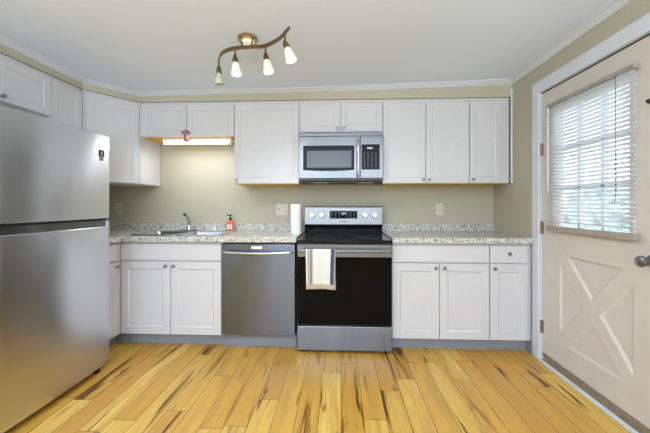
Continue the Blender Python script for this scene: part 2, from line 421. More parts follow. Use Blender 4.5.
nm = bpy.data.meshes.new_from_object(slab.evaluated_get(dg)); slab.modifiers.clear(); slab.data = nm
if not nm.materials: nm.materials.append(M['door'])
bpy.data.objects.remove(co)
# window frame in the door
bm = BM(); fx0, fx1 = xf-.008, xf+.012; e = .028
box(bm, fx0, fx1, WY0-e, WY1+e, WZ1, WZ1+e); box(bm, fx0, fx1, WY0-e, WY1+e, WZ0-e, WZ0)
box(bm, fx0, fx1, WY0-e, WY0, WZ0, WZ1); box(bm, fx0, fx1, WY1, WY1+e, WZ0, WZ1)
obj('window_frame', bm, 'door', slab, .003)
bm = BM()
for k in (1, 2):
    y = WY0+(WY1-WY0)*k/3; box(bm, xf+.006, xf+.03, y-.011, y+.011, WZ0, WZ1)
    z = WZ0+(WZ1-WZ0)*k/3; box(bm, xf+.006, xf+.03, WY0, WY1, z-.011, z+.011)
obj('muntins', bm, 'trim', slab)
bobj('window_pane', (xf+.016, xf+.020, WY0, WY1, WZ0, WZ1), 'glass', slab)
for z in (1.60, 1.01, .26):
    bm = BM(); box(bm, xf-.010, xf-.001, y1-.012, y1+.003, z-.045, z+.045)
    tube(bm, [(xf-.013, y1+.001, z-.048), (xf-.013, y1+.001, z+.048)], .006, 10)
    obj('hinge', bm, 'hinge', slab, smooth=True)
bm = BM(); box(bm, xf-.005, xf-.0005, y0+.002, y1-.002, z0, z0+.03); obj('door_sweep', bm, 'doorgrime', slab, .001)
bm = BM(); ky, kz = 1.585, .902
lathe(bm, [(0, 0), (.032, 0), (.034, .004), (.028, .011), (.013, .014), (.012, .036), (.018, .042), (.027, .050), (.029, .060), (.026, .069), (.014, .075), (0, .076)], (xf-.0005, ky, kz), (-1, 0, 0), 28)
k_ = obj('door_knob', bm, 'nickel', slab, smooth=True); k_['label'] = 'satin nickel round knob'
bm = BM(); lathe(bm, [(0, 0), (.014, 0), (.014, .004), (.008, .008), (.009, .016), (0, .020)], (xf-.0005, 1.60, 1.695), (-1, 0, 0), 18)
obj('door_catch', bm, 'dark', slab, smooth=True)

# venetian blind hung on the door
bl = thing('venetian_blind', 'white mini blind hanging over the glass of the beige entry door', 'blind', (XR-.008, 1.98, 1.887))
BY0, BY1 = 1.645-1.98, 2.31-1.98
hr = bobj('headrail', (-.022, .003, BY0, BY1, -.006, .018), 'blindrail', bl, .002)
bm = BM(); n = 34; zt, zb = -.018, -.826
for i in range(n):
    z = zt+(zb-zt)*i/(n-1)
    prev = None
    for k in range(5):            # cambered slat, tilted
        s = (k/4-.5)*.0245; a = math.radians(-32); hgt = .0018*(1-(2*(k/4-.5))**2)
        px = -.0095+s*math.cos(a)-hgt*math.sin(a); pz = z+s*math.sin(a)+hgt*math.cos(a)
        cur = [bm.verts.new((px, y, pz)) for y in (BY0+.004, BY1-.004)]+[bm.verts.new((px, y, pz-.0007)) for y in (BY0+.004, BY1-.004)]
        if prev:
            bm.faces.new((prev[0], prev[1], cur[1], cur[0])); bm.faces.new((prev[2], cur[2], cur[3], prev[3]))
        prev = cur
obj('blind_slats', bm, 'blind', bl)
br = bobj('bottom_rail', (-.026, .000, BY0-.004, BY1+.004, -.889, -.853), 'blindrail', bl, .003)
bm = BM()
for y in (BY0+.08, 0, BY1-.08):
    for x in (-.021, .002): tube(bm, [(x, y, -.006), (x, y, -.853)], .0009, 5)
obj('ladder_cords', bm, 'whitepl', bl)
bm = BM(); tube(bm, [(-.030, BY1-.03, -.008), (-.031, BY1-.032, -.62)], .0035, 8); obj('tilt_wand', bm, 'whitepl', bl, smooth=True)
bm = BM(); pc = smooth_path([(-.028, BY0+.095, -.004), (-.03, BY0+.093, -.3), (-.03, BY0+.09, -.62), (-.032, BY0+.1, -.70)]); tube(bm, pc, .0016, 6)
for i in range(9): lathe(bm, [(0, -.006), (.004, -.003), (.0045, 0), (.004, .003), (0, .006)], (-.03, BY0+.092, -.43-.028*i), n=8)
cd = obj('pull_cord', bm, 'cord', bl, smooth=True)
bm = BM()
for q in (0, .028): lathe(bm, [(.003, .028), (.006, .016), (.010, 0), (0, 0)], (-.032, BY0+.088+q, -.745+q*.6), n=12)
obj('tassel', bm, 'whitepl', cd, smooth=True)

# ------------------------------------------------------------------ outdoors beyond the door
bm = BM(); box(bm, XR+.15, 22, -12, 30, -.35, -.2); gr = struct('lawn', bm, 'grass')
def bush(x, y, r, h, lbl):
    bm = BM(); bmesh.ops.create_icosphere(bm, subdivisions=4, radius=1.0)
    for v in bm.verts:
        k = 1+.13*math.sin(9*v.co.x+3*v.co.y+x)*math.cos(8*v.co.z+y)+random.uniform(-.05, .05)
        v.co = Vector((v.co.x*r*k, v.co.y*r*k, (v.co.z+.9)*h/1.9*k))
    tag(obj('shrub', bm, 'leaf', smooth=True, loc=(x, y, -.2)), lbl, 'shrub', 'shrubs outside the door')
bush(5.6, 6.4, 1.0, 1.75, 'pale green shrub outside the door glass, nearest the hinge side')
bush(5.4, 9.2, 1.1, 1.6, 'pale green shrub furthest beyond the door glass')
bush(5.9, 3.9, .9, 1.5, 'pale green shrub outside the door glass, nearest the knob side')

# ------------------------------------------------------------------ cabinets
def knob(parent, x, z, y=0.0, mat='nickel'):
    bm = BM(); lathe(bm, [(0, 0), (.0075, 0), (.0055, .006), (.0055, .012), (.012, .017), (.0145, .022), (.012, .027), (0, .029)], (x, y-.0003, z), (0, -1, 0), 18)
    return obj('knob', bm, mat, parent, smooth=True)
def panel_door(name, parent, x0, x1, z0, z1, fr=.055, th=.019, y=0.0, flat=False, rec=.008):
    bm = BM()
    if flat: box(bm, x0, x1, y, y+th, z0, z1)
    else:
        def rg(i, yy): return [bm.verts.new(p) for p in ((x0+i, yy, z0+i), (x1-i, yy, z0+i), (x1-i, yy, z1-i), (x0+i, yy, z1-i))]
        L = [rg(0, y+th), rg(0, y), rg(fr, y), rg(fr+rec*.8, y+rec)]
        for p, q in zip(L, L[1:]):
            for k in range(4): bm.faces.new((p[k], p[(k+1) % 4], q[(k+1) % 4], q[k]))
        bm.faces.new(L[0]); bm.faces.new(L[-1])
    return obj(name, bm, 'cab', parent, .0018)
def carcass(parent, w, dep, z0, z1, under=True, um='raw'):
    bm = BM(); box(bm, 0, w, .020, dep, z0+(.004 if under else 0), z1)
    o = obj('body', bm, 'cab', parent, .001)
    if under:
        u = bobj('underside_panel', (.016, w-.016, .036, dep-.005, z0-.0005, z0+.0038), um, parent)
        if um == 'raw': u['label'] = 'honey coloured unfinished plywood underside'
    return o
G = .0025
def upper(label, x, w, z0, z1, doors, knobs, rz=0, loc=None, dep=.33, side_gap=0.0, fill=0.0):
    t = thing('wall_cabinet', label, 'cabinet', loc or (x, U, 0), rz, 'white wall cabinets')
    carcass(t, w, dep-.003, z0, z1, um='cab' if rz else 'raw')
    n = doors; dw = (w-fill)/n
    for i in range(n):
        d = panel_door('door', t, i*dw+G, (i+1)*dw-G, z0+.006, z1-.032, .052, rec=.0045)
        kx = {'l': i*dw+.028, 'r': (i+1)*dw-.028}[knobs[i]]
        knob(d, kx, z0+.037)
    return t
XD = -.966; XM0 = -.366; XM1 = .391; XU2 = 1.160
upper('long white two-door wall cabinet above the sink and its strip light', 0, XD-(-1.858)-.002, 1.812, ST, 2, 'rl', loc=(-1.857, U, 0))
upper('tall white single-door wall cabinet above the dishwasher', XD, XM0-XD-.001, 1.372, ST, 1, 'l')
upper('short white two-door wall cabinet right above the microwave', XM0, XM1-XM0-.001, 1.838, ST, 2, 'rl')
upper('tall white two-door wall cabinet to the right of the microwave', XM1, XU2-XM1-.001, 1.372, ST, 2, 'rl')
t = upper('narrow white single-door wall cabinet nearest the entry door wall', XU2, XR-.0165-XU2, 1.372, ST, 1, 'l', fill=.072)
# left wall: rotated so that the front looks to +X, local x runs along +Y
upper('white wall cabinet above the fridge, nearest the viewer', 0, .735, 1.828, ST, 2, 'rl', rz=PI/2, loc=(-2.12, 1.459, 0), dep=.334)
upper('slim white wall cabinet between the over-fridge cabinet and the corner cabinet', 0, .274, 1.375, ST, 1, 'r', rz=PI/2, loc=(-2.12, 2.195, 0), dep=.334)
# diagonal corner cabinet
dx_, dy_ = -1.858+2.12, U-2.47; dl = math.hypot(dx_, dy_); ang = math.atan2(dy_, dx_)
t = thing('wall_cabinet', 'tall white angled wall cabinet filling the corner beside the fridge', 'cabinet', (-2.12, 2.47, 0), ang, 'white wall cabinets')
inv = Matrix.Rotation(-ang, 2)
def loc2(x, y): q = inv @ Vector((x+2.12, y-2.47)); return (q.x, q.y)
nx, ny = .020*math.sin(ang), -.020*math.cos(ang)
poly = [loc2(XL+.003, 2.471), loc2(-2.121, 2.471), (0.001, .020), (dl-.001, .020), loc2(-1.859, U+.002), loc2(-1.859, D-.003), loc2(XL+.003, D-.003)]
poly = [loc2(XL+.003, 2.472), (0.004, .001+.02), (dl-.012, .021), loc2(-1.859, U+.010), loc2(-1.859, D-.003), loc2(XL+.003, D-.003)]
bm = BM(); prism(bm, poly, 1.379, ST); obj('body', bm, 'cab', t, .001)
c0 = Vector((sum(p[0] for p in poly)/6, sum(p[1] for p in poly)/6))
bm = BM(); prism(bm, [tuple(c0+(Vector(p)-c0)*.95) for p in poly], 1.3745, 1.3788); obj('underside_panel', bm, 'cab', t)
d = panel_door('door', t, .028, dl-.006, 1.382, ST-.032, .052, rec=.0045); knob(d, .056, 1.412)

# base cabinets
CT = .874
def base(label, x, w, cols, loc=None, rz=0, dep=.62, fill=0.0, toe_x=(0, 0), hollow=False):
    """cols: list of (x0, x1, kind, knobside) in local coordinates"""
    t = thing('base_cabinet', label, 'cabinet', loc or (x, B, 0), rz, 'white base cabinets')
    bm = BM(); zt_ = CT-.002
    if hollow:
        box(bm, 0, .016, .020, dep, .10, zt_); box(bm, w-.016, w, .020, dep, .10, zt_); box(bm, .016, w-.016, .020, dep, .10, .118)
        box(bm, .016, w-.016, .020, .036, .118, zt_); box(bm, .016, w-.016, dep-.008, dep, .118, zt_)
    else: box(bm, 0, w, .020, dep, .10, zt_)
    if fill: box(bm, w-fill, w, .001, .0199, .10, zt_)
    obj('body', bm, 'cab', t, .001)
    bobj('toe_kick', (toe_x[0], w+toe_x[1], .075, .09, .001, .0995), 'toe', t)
    for x0, x1, kind, side in cols:
        if kind == 'drawer' or kind == 'false':
            d = panel_door('drawer_front', t, x0+G, x1-G, .722, .858, flat=True)
            if kind == 'drawer': knob(d, (x0+x1)/2, .795)
        else:
            d = panel_door('door', t, x0+G, x1-G, .108, .712, .062)
            knob(d, x0+.034 if side == 'l' else x1-.034, .677)
    return t
w_ = XD-(-1.83)
base('white double-door base cabinet under the sink', -1.83, w_-.004, [(.006, w_-.006, 'false', ''), (.006, .430, 'door', 'r'), (.430, w_-.006, 'door', 'l')], hollow=True, toe_x=(-.072, 0))
base('wide white double-door base cabinet just right of the range', .424, .768, [(0, .768, 'false', ''), (0, .376, 'door', 'r'), (.376, .768, 'door', 'l')])
base('narrow white base cabinet with one drawer by the entry door', 1.193, XR-.003-1.193, [(.002, .296, 'drawer', ''), (.002, .296, 'door', 'l')])
base('white base cabinet between the fridge and the corner', 0, .338, [(.01, .300, 'drawer', ''), (.01, .300, 'door', 'r')], loc=(-1.83, 2.19, 0), rz=PI/2, dep=.62, fill=.036, toe_x=(0, .066))

# countertops
ctz0, ctz1 = CT, .920
SX0, SX1, SY0, SY1 = -1.775, -1.015, 2.585, 3.015      # sink cut-out
t = thing('countertop', 'speckled granite countertop with the sink, left of the range', 'countertop', (-1.4, 2.8, CT), 0)
ox, oy = -1.4, 2.8
bm = BM(); RX = -.347
def cbox(x0, x1, y0, y1, z0=ctz0+.0005, z1=ctz1): box(bm, x0-ox, x1-ox, y0-oy, y1-oy, z0-CT, z1-CT)
# L-shaped slab with a real cut-out, as one polygon ring
outer = [(XL+.002, 2.185), (-1.803, 2.185), (-1.803, 2.486), (RX, 2.486), (RX, D-.002), (XL+.002, D-.002)]
xs_ = [XL+.002, -1.803, SX0, SX1, RX]; ys_ = [2.185, 2.486, SY0, SY1, D-.002]
V = {}
def gv(i, j, z):
    if (i, j, z) not in V: V[(i, j, z)] = bm.verts.new((xs_[i]-ox, ys_[j]-oy, z-CT))
    return V[(i, j, z)]
cells = {(i, j) for i in range(4) for j in range(4) if not (i == 2 and j == 2) and not (j == 0 and i > 0)}
for (i, j) in cells:
    for z in (ctz0+.0005, ctz1): bm.faces.new([gv(i, j, z), gv(i+1, j, z), gv(i+1, j+1, z), gv(i, j+1, z)])
    for (a, b, nb) in (((i, j), (i+1, j), (i, j-1)), ((i+1, j), (i+1, j+1), (i+1, j)), ((i+1, j+1), (i, j+1), (i, j+1)), ((i, j+1), (i, j), (i-1, j))):
        if nb not in cells: bm.faces.new([gv(*a, ctz0+.0005), gv(*b, ctz0+.0005), gv(*b, ctz1), gv(*a, ctz1)])
obj('slab', bm, 'granite', t, .006, seg=3)
bm = BM(); cbox(XL+.024, RX, D-.022, D-.002, ctz1, .992); cbox(XL+.002, XL+.023, 2.185, D-.002, ctz1, .992); obj('backsplash', bm, 'granite', t, .002)
t = thing('countertop', 'speckled granite countertop between the range and the entry door', 'countertop', (1, 2.8, CT), 0)
ox, oy = 1, 2.8
bm = BM(); cbox(.424, XR-.002, 2.486, D-.002); obj('slab', bm, 'granite', t, .006, seg=3)
bm = BM(); cbox(.424, XR-.002, D-.022, D-.002, ctz1, .992); obj('backsplash', bm, 'granite', t, .002)

# ------------------------------------------------------------------ sink, faucet
sk = thing('sink', 'stainless double-bowl sink set into the left granite countertop', 'sink', (-1.395, 2.8, ctz1))
bm = BM(); rx, ry = .395, .228
def rr(x0, x1, y0, y1, z, r=.04, n=5):
    out = []
    for (cx, cy, a0) in ((x1-r, y1-r, 0), (x0+r, y1-r, 90), (x0+r, y0+r, 180), (x1-r, y0+r, 270)):
        for k in range(n+1):
            a = math.radians(a0+90*k/n); out.append((cx+r*math.cos(a), cy+r*math.sin(a), z))
    return out
def loopv(P): return [bm.verts.new(p) for p in P]
def bridge(a, b):
    n = len(a)
    for k in range(n): bm.faces.new((a[k], a[(k+1) % n], b[(k+1) % n], b[k]))
def bowl(x0, x1, y0, y1, outer=None):
    a = loopv(rr(x0, x1, y0, y1, .009)); b = loopv(rr(x0+.006, x1-.006, y0+.006, y1-.006, -.004, .036))
    c = loopv(rr(x0+.02, x1-.02, y0+.02, y1-.02, -.14, .05)); d2 = loopv(rr(x0+.05, x1-.05, y0+.05, y1-.05, -.155, .03))
    bridge(a, b); bridge(b, c); bridge(c, d2); bm.faces.new(d2); return a
L1 = bowl(-.365, -.012, -.198, .130); L2 = bowl(.012, .365, -.198, .130)
# rim: two halves around bowls
for x0, x1, L in ((-rx, 0, L1), (0, rx, L2)):
    o_ = loopv(rr(x0, x1, -ry, ry, .009, .012 if True else 0)); lo_ = loopv(rr(x0-.001, x1+.001, -ry-.004, ry+.004, .0008, .012)); bridge(o_, L); bridge(lo_, o_)
obj('basin', bm, 'steel_sink', sk, smooth=True)
for cx in (-.19, .19):
    bm = BM(); lathe(bm, [(0, 0), (.03, 0), (.042, .004), (.044, .001)], (cx, -.03, -.154), n=20); obj('drain', bm, 'chrome', sk, smooth=True)
fc = thing('faucet', 'chrome single-lever faucet with dark tip at the back of the sink', 'faucet', (-1.475, 2.985, ctz1+.0095))
bm = BM(); P = rr(-.10, .10, -.026, .026, 0, .024); a = loopv(P); b = loopv([(x*.94, y*.85, .009) for x, y, z in P]); bm.faces.new(a[::-1]); bridge(a, b); bm.faces.new(b); obj('deck_plate', bm, 'nickel', fc, smooth=True)
bm = BM(); lathe(bm, [(0, .009), (.024, .009), (.023, .03), (.020, .05), (.019, .06), (0, .062)], n=20); obj('base', bm, 'chrome', fc, smooth=True)
bm = BM(); tube(bm, smooth_path([(0, 0, .05), (.006, -.006, .085), (.006, -.020, .115), (-.002, -.036, .140), (-.014, -.052, .156)]), [.0195]*7+[.018]*6+[.0165]*6+[.015]*6, 16); obj('spout', bm, 'chrome', fc, smooth=True)
bm = BM(); tube(bm, [(-.013, -.051, .155), (-.020, -.058, .161), (-.026, -.063, .163)], [.0148, .0145, .012], 16); s_ = obj('spray_tip', bm, 'dark', fc, smooth=True)
bm = BM(); tube(bm, [(.016, .002, .045), (.04, .004, .06), (.062, .004, .085)], [.009, .007, .006], 10); obj('lever', bm, 'chrome', fc, smooth=True)

# soap bottle, small dispenser, paper towel
sp_ = thing('soap_bottle', 'orange liquid soap bottle with black pump on the granite by the sink', 'bottle', (-1.090, 3.055, ctz1))
bm = BM(); P = lambda s, z: [(x*s, y*s, z) for x, y, _ in rr(-.036, .036, -.022, .022, 0, .016)]
L = [loopv(P(s, z)) for s, z in ((.9, .0005), (1, .006), (1, .085), (.92, .097), (.5, .106), (.36, .110))]
bm.faces.new(L[0][::-1]); bm.faces.new(L[-1])
for a, b in zip(L, L[1:]): bridge(a, b)
obj('body', bm, 'orange', sp_, smooth=True)
bm = BM(); box(bm, -.026, .026, -.0235, -.0222, .022, .066); l_ = obj('label', bm, 'label', sp_, .0005)
bm = BM()
for z, w2 in ((.057, .02), (.048, .015), (.041, .018), (.032, .012)): box(bm, -w2, w2, -.0242, -.0236, z-.002, z+.002)
obj('print', bm, 'orange', l_)
bm = BM(); lathe(bm, [(0, .109), (.015, .109), (.015, .126), (.006, .130), (.005, .152), (.011, .154), (.011, .164), (0, .166)], n=16)
tube(bm, [(0, 0, .159), (-.03, -.006, .160), (-.036, -.007, .153)], [.006, .0045, .004], 10); obj('pump', bm, 'black', sp_, smooth=True)
so = thing('soap_dispenser', 'small white pump dispenser on the sink deck right of the faucet', 'dispenser', (-1.222, 2.992, ctz1+.0095))
bm = BM(); lathe(bm, [(0, 0), (.016, 0), (.017, .006), (.013, .018), (.012, .042), (.007, .048), (.006, .058)], n=16); obj('base', bm, 'whitepl', so, smooth=True)
bm = BM(); lathe(bm, [(0, .056), (.009, .056), (.009, .068), (0, .070)], n=14); tube(bm, [(0, 0, .064), (-.004, -.032, .062), (-.004, -.037, .054)], [.005, .004, .0035], 8); obj('spout', bm, 'whitepl', so, smooth=True)
pt = thing('paper_towel_roll', 'upright white paper towel roll on the counter beside the range', 'paper towel', (-.405, 2.87, ctz1))
bm = BM(); lathe(bm, [(.019, .2695), (.019, .004), (.050, .004), (.051, .012), (.051, .262), (.049, .2695), (.019, .2695)], n=40); obj('roll', bm, 'paper', pt, smooth=True)
bm = BM(); lathe(bm, [(0, .0003), (.06, .0003), (.06, .0036), (0, .0036)], n=32); lathe(bm, [(0, .003), (.006, .003), (.006, .262), (0, .262)], n=12); obj('holder', bm, 'whitepl', pt, smooth=True)

# ------------------------------------------------------------------ wall outlets
def outlet(parent, x):
    for z in (-.020, .020):
        f = BM(); box(f, x-.016, x+.016, -.0062, -.0045, z-.0135, z+.0135); fo = obj('receptacle', f, 'ivory', parent, .002)
        bm = BM(); box(bm, x-.0095, x-.006, -.0068, -.0062, z-.002, z+.009); box(bm, x+.006, x+.0095, -.0068, -.0062, z-.002, z+.009); lathe(bm, [(.003, 0), (0, .0006)], (x, -.0062, z-.008), (0, -1, 0), 8)
        obj('slots', bm, 'slot', fo)
def plate(label, x, z, w, what, cat='outlet'):
    t = thing('wall_outlet', label, cat, (x, D-.0005, z)); bobj('cover_plate', (-w/2, w/2, -.005, 0, -.057, .057), 'ivory', t, .002)
    if what == 1: outlet(t, 0)
    else:
        outlet(t, .024); bm = BM(); box(bm, -.029, -.019, -.007, -.0045, -.012, .012); s = obj('switch_plate', bm, 'slot', t, .001)
        b2 = BM(); box(b2, -.027, -.021, -.014, -.0068, .000, .008); obj('toggle', b2, 'ivory', s, .001)
    return t
plate('ivory duplex outlet on the wall beside the fridge', -2.300, 1.15, .070, 1)
plate('ivory double-width switch and outlet plate behind the paper towel roll', -.586, 1.136, .116, 2)
plate('ivory duplex outlet on the wall right of the range', 1.000, 1.141, .070, 1)

# ------------------------------------------------------------------ under-cabinet light and strap
uc = thing('strip_light', 'lit white fluorescent strip light under the cabinet above the sink', 'light', (-1.352, 2.90, 1.8115))
bobj('housing', (-.33, .33, -.03, .09, -.018, -.001), 'whitepl', uc, .002)
bm = BM(); tube(bm, smooth_path([(-.285, -.012, -.034), (-.272, -.012, -.034), (.27, -.012, -.034), (.30, -.012, -.034)], 3), [.010, .017, .020]+[.021]*7, 16); obj('diffuser', bm, 'tube', uc, smooth=True)
bm = BM(); box(bm, .300, .33, -.032, .02, -.055, -.018); obj('end_cap', bm, 'whitepl', uc, .002)
ld = bpy.data.lights.new('strip_light_glow', 'AREA'); ld.shape = 'RECTANGLE'; ld.size = .60; ld.size_y = .04; ld.energy = 3.4; ld.color = (.86, .93, 1.0)
lo_ = bpy.data.objects.new('strip_light_glow', ld); C.objects.link(lo_); lo_.parent = uc; lo_.location = (0, -.05, -.060)
rs = thing('child_lock_strap', 'red plastic child lock strap hanging from the knobs over the sink', 'strap', (-1.414, U-.032, 1.852))
bm = BM(); tube(bm, smooth_path([(-.012, .008, .012), (.012, .0, .014), (.014, -.006, -.004), (-.006, -.002, -.014)]), .006, 8, flat=.6); obj('loop', bm, 'red', rs, smooth=True)
bm = BM(); box(bm, -.008, .010, -.004, .001, -.090, .0); box(bm, -.008, .042, -.004, .001, -.090, -.074); obj('strap', bm, 'red', rs, .0015)
bm = BM(); box(bm, .016, .034, -.005, .002, -.062, -.044); obj('buckle', bm, 'whitepl', rs, .0015)

# ------------------------------------------------------------------ fridge (front looks to +X)
FX = -1.652; FY0, FY1 = 1.412, 2.174
fr = thing('refrigerator', 'tall stainless top-freezer refrigerator on the left', 'refrigerator', (FX, FY0, 0), PI/2)
W_ = FY1-FY0      # local x: 0..W_ along +Y, local y: depth (front 0 -> back +)
bobj('cabinet_body', (.004, W_-.004, .078, .78, .032, 1.660), 'fridge_side', fr, .004)
def fdoor(name, z0, z1, pocket=False):
    bm = BM(); n = 20; prof = []
    for k in range(n+1):           # front bows out a little across its width, rounded ends
        t_ = k/n; x = t_*W_; bow = .007*(1-(2*t_-1)**2); e_ = min(x, W_-x); r = .012
        y = .007-bow+(r-math.sqrt(max(0, r*r-(r-e_)**2)) if e_ < r else 0)
        prof.append((x, y))
    # add corner samples
    extra = []
    for q in (.0008, .003, .006, .009):
        for x in (q, W_-q):
            bow = .007*(1-(2*x/W_-1)**2); r = .012; extra.append((x, .007-bow+r-math.sqrt(r*r-(r-q)**2)))
    prof = sorted(set(prof+extra)); pts = prof+[(W_, .070), (0, .070)]
    prism(bm, pts, z0, z1); return obj(name, bm, 'steel_fridge', fr, .004, smooth=True)
fd = fdoor('freezer_door', 1.086, 1.672); ld_ = fdoor('fridge_door', .052, 1.028)
bobj('handle_recess', (.03, W_-.03, .022, .066, 1.0285, 1.072), 'steel', fr, .002)['label'] = 'pale recessed grip strip between the doors'
for x in (.002, W_-.03): bobj('door_corner', (x, x+.028, .008, .066, 1.0285, 1.068), 'chrome', fr, .003)
bobj('gasket', (.01, W_-.01, .03, .076, 1.0725, 1.0855), 'dark', fr)
bobj('base_grille', (.02, W_-.02, .05, .078, .033, .0505), 'dark', fr)
for x in (.06, W_-.06):
    bm = BM(); lathe(bm, [(0, .0003), (.022, .0003), (.022, .012), (.011, .016), (.011, .034), (0, .034)], (x, .062, 0), n=16); obj('foot', bm, 'black', fr, smooth=True)
    bm = BM(); lathe(bm, [(0, .0003), (.022, .0003), (.022, .012), (.011, .016), (.011, .034), (0, .034)], (x, .70, 0), n=16); obj('foot', bm, 'black', fr, smooth=True)
lx = W_-.085
bm = BM(); box(bm, lx-.020, lx+.020, -.0008, .006, 1.515, 1.562); em = obj('badge', bm, 'black', fd); em['label'] = 'small black square badge with a white mark'
bm = BM()
for d in ((-.012, -.007, 1.523, 1.553), (-.012, .004, 1.549, 1.553), (.001, .006, 1.535, 1.553), (-.002, .011, 1.523, 1.528)): box(bm, lx+d[0], lx+d[1], -.0014, -.0007, d[2], d[3])
obj('badge_mark', bm, 'mark', em)
bm = BM()
for z, a_ in ((1.507, .019), (1.499, .019), (1.491, .015)):
    x = lx-a_
    while x < lx+a_-.004: box(bm, x, x+.005, -.0005, .005, z-.002, z+.002); x += .0075
obj('badge_print', bm, 'black', fd)

# ------------------------------------------------------------------ range
RX0, RX1 = -.339, .417; RW = RX1-RX0; RF = 2.455
rg = thing('range', 'freestanding stainless electric range with black oven door', 'range', ((RX0+RX1)/2, RF, 0))
h = RW/2
bobj('body', (-h+.004, h-.004, .045, .655, .035, .872), 'black', rg)
bm = BM(); box(bm, -h, h, -.012, .59, .873, .905); obj('cooktop', bm, 'cooktop', rg, .004)
for (x, y, r) in ((-.19, .14, .11), (.19, .14, .085), (-.19, .42, .075), (.19, .42, .10), (0, .46, .05)):
    bm = BM()
    for r2 in (r, r*.62): lathe(bm, [(r2, .9055), (r2-.002, .9056), (r2-.004, .9055)], (x, y, 0), n=40)
    obj('burner_ring', bm, 'ring', rg)
bobj('lower_backguard', (-h+.002, h-.002, .560, .66, .9055, .992), 'glassblack', rg, .002)
bm = BM()
pts = [(.548, .992), (.556, 1.158), (.566, 1.166), (.66, 1.166), (.66, .992)]
a = [bm.verts.new((-h+.001, y, z)) for y, z in pts]; b = [bm.verts.new((h-.001, y, z)) for y, z in pts]
bm.faces.new(a); bm.faces.new(b[::-1])
for i in range(5): bm.faces.new((a[i], a[(i+1) % 5], b[(i+1) % 5], b[i]))
bg = obj('backguard', bm, 'steel', rg, .002)
dsp = bobj('display', (-.132, .134, .5455, .555, 1.050, 1.124), 'glassblack', bg, .001)
bm = BM()
for i in range(4): box(bm, -.016+i*.010, -.010+i*.010, .5448, .5454, 1.092, 1.106)
obj('clock_digits', bm, 'digit', dsp)
for r_ in range(3):
    for c_ in range(7):
        if c_ in (3,) and r_ == 0: continue
        x = -.112+c_*.036; bobj('button_mark', (x-.007, x+.007, .5449, .5454, 1.062+r_*.022-.002, 1.062+r_*.022+.003), 'button', dsp)
bm = BM()
for i in range(7): box(bm, -.030+i*.009, -.0235+i*.009, .5465, .5485, 1.018, 1.025)
obj('maker_mark', bm, 'dark', bg)
for x in (-.300, -.208, .205, .300):
    bm = BM(); lathe(bm, [(0, 0), (.029, 0), (.029, .004), (.025, .006), (.023, .030), (.020, .034), (0, .035)], (x, .5505, 1.084), (0, -1, .05), 28)
    box(bm, x-.004, x+.004, .509, .520, 1.062, 1.107); obj('control_knob', bm, 'chrome', bg, smooth=True)
# oven door
od = bobj('oven_door', (-h+.003, h-.003, .002, .040, .222, .868), 'steel', rg, .003)
bobj('oven_glass', (-h+.006, h-.006, -.003, .003, .228, .768), 'glassblack', od, .0015)
bm = BM(); hz = .822
for s in (-1, 1): box(bm, s*(h-.035)-.012, s*(h-.035)+.012, -.045, .003, hz-.012, hz+.012)
box(bm, -h+.014, h-.014, -.060, -.038, hz-.013, hz+.013); obj('oven_handle', bm, 'steel', od, .006, seg=3)
bobj('storage_drawer', (-h+.003, h-.003, .002, .040, .024, .214), 'steel_low', rg, .003)
for x in (-h+.045, h-.045):
    for y in (.06, .60):
        bm = BM(); lathe(bm, [(0, .0003), (.022, .0003), (.022, .016), (.010, .020), (.010, .037), (0, .037)], (x, y, 0), n=16); obj('foot', bm, 'black', rg, smooth=True)

# tea towel over the oven handle
tw = BM(); uvl = tw.loops.layers.uv.new('UVMap')
hx = (RX0+RX1)/2; ty = RF-.049; NX = 22
prof = []
def cloth_row(t_):     # t_ in metres along the cloth: negative behind, positive in front
    r = .0165
    if t_ < -PI*r/2: return (r+.002, hz-( -t_-PI*r/2))
    if t_ > PI*r/2: return (-r-.002, hz-(t_-PI*r/2))
    a = t_/r; return (-math.sin(a)*(r+.002), hz+math.cos(a)*(r-.001))
TL0, TL1 = -.32, .325; NZ = 64; grid = []
for j in range(NZ+1):
    t_ = TL0+(TL1-TL0)*j/NZ; y, z = cloth_row(t_); row = []
    for i in range(NX+1):
        s = i/NX; down = max(0, hz-z); amp = min(1, down/.08)
        wid = .232*(1-.06*math.sin(min(1, down/.3)*PI*.5))
        x = -.261+(.232-wid)*.3+wid*s + (.012*down/.3 if t_ < 0 else 0)
        yy = y+amp*(.0045*math.sin(s*11+1)+.003*math.sin(s*23)*down/.3) - (amp*.004 if t_ > 0 else 0)
        zz = z+(.010*math.sin(s*2.4+.4)*down/.3 if t_ > 0 else -.012*s*down/.3)
        if t_ < 0: yy = max(yy, .014) if down > .02 else yy; yy = min(yy, .030)
        row.append(tw.verts.new((x, ty+yy, zz)))
    grid.append(row)
for j in range(NZ):
    for i in range(NX):
        f = tw.faces.new((grid[j][i], grid[j][i+1], grid[j+1][i+1], grid[j+1][i]))
        for l, (a, b) in zip(f.loops, ((i, j), (i+1, j), (i+1, j+1), (i, j+1))):
            l[uvl].uv = (a/NX, abs(1-((TL0+(TL1-TL0)*b/NZ)/TL1)) if b/NZ > .5 else .0+.1*b/NZ)
tobj = obj('tea_towel', tw, 'towel', smooth=True)
sm = tobj.modifiers.new('thick', 'SOLIDIFY'); sm.thickness = .0022; sm.offset = 0
tag(tobj, 'cream tea towel with blue and grey edge stripes hung over the oven handle', 'towel')

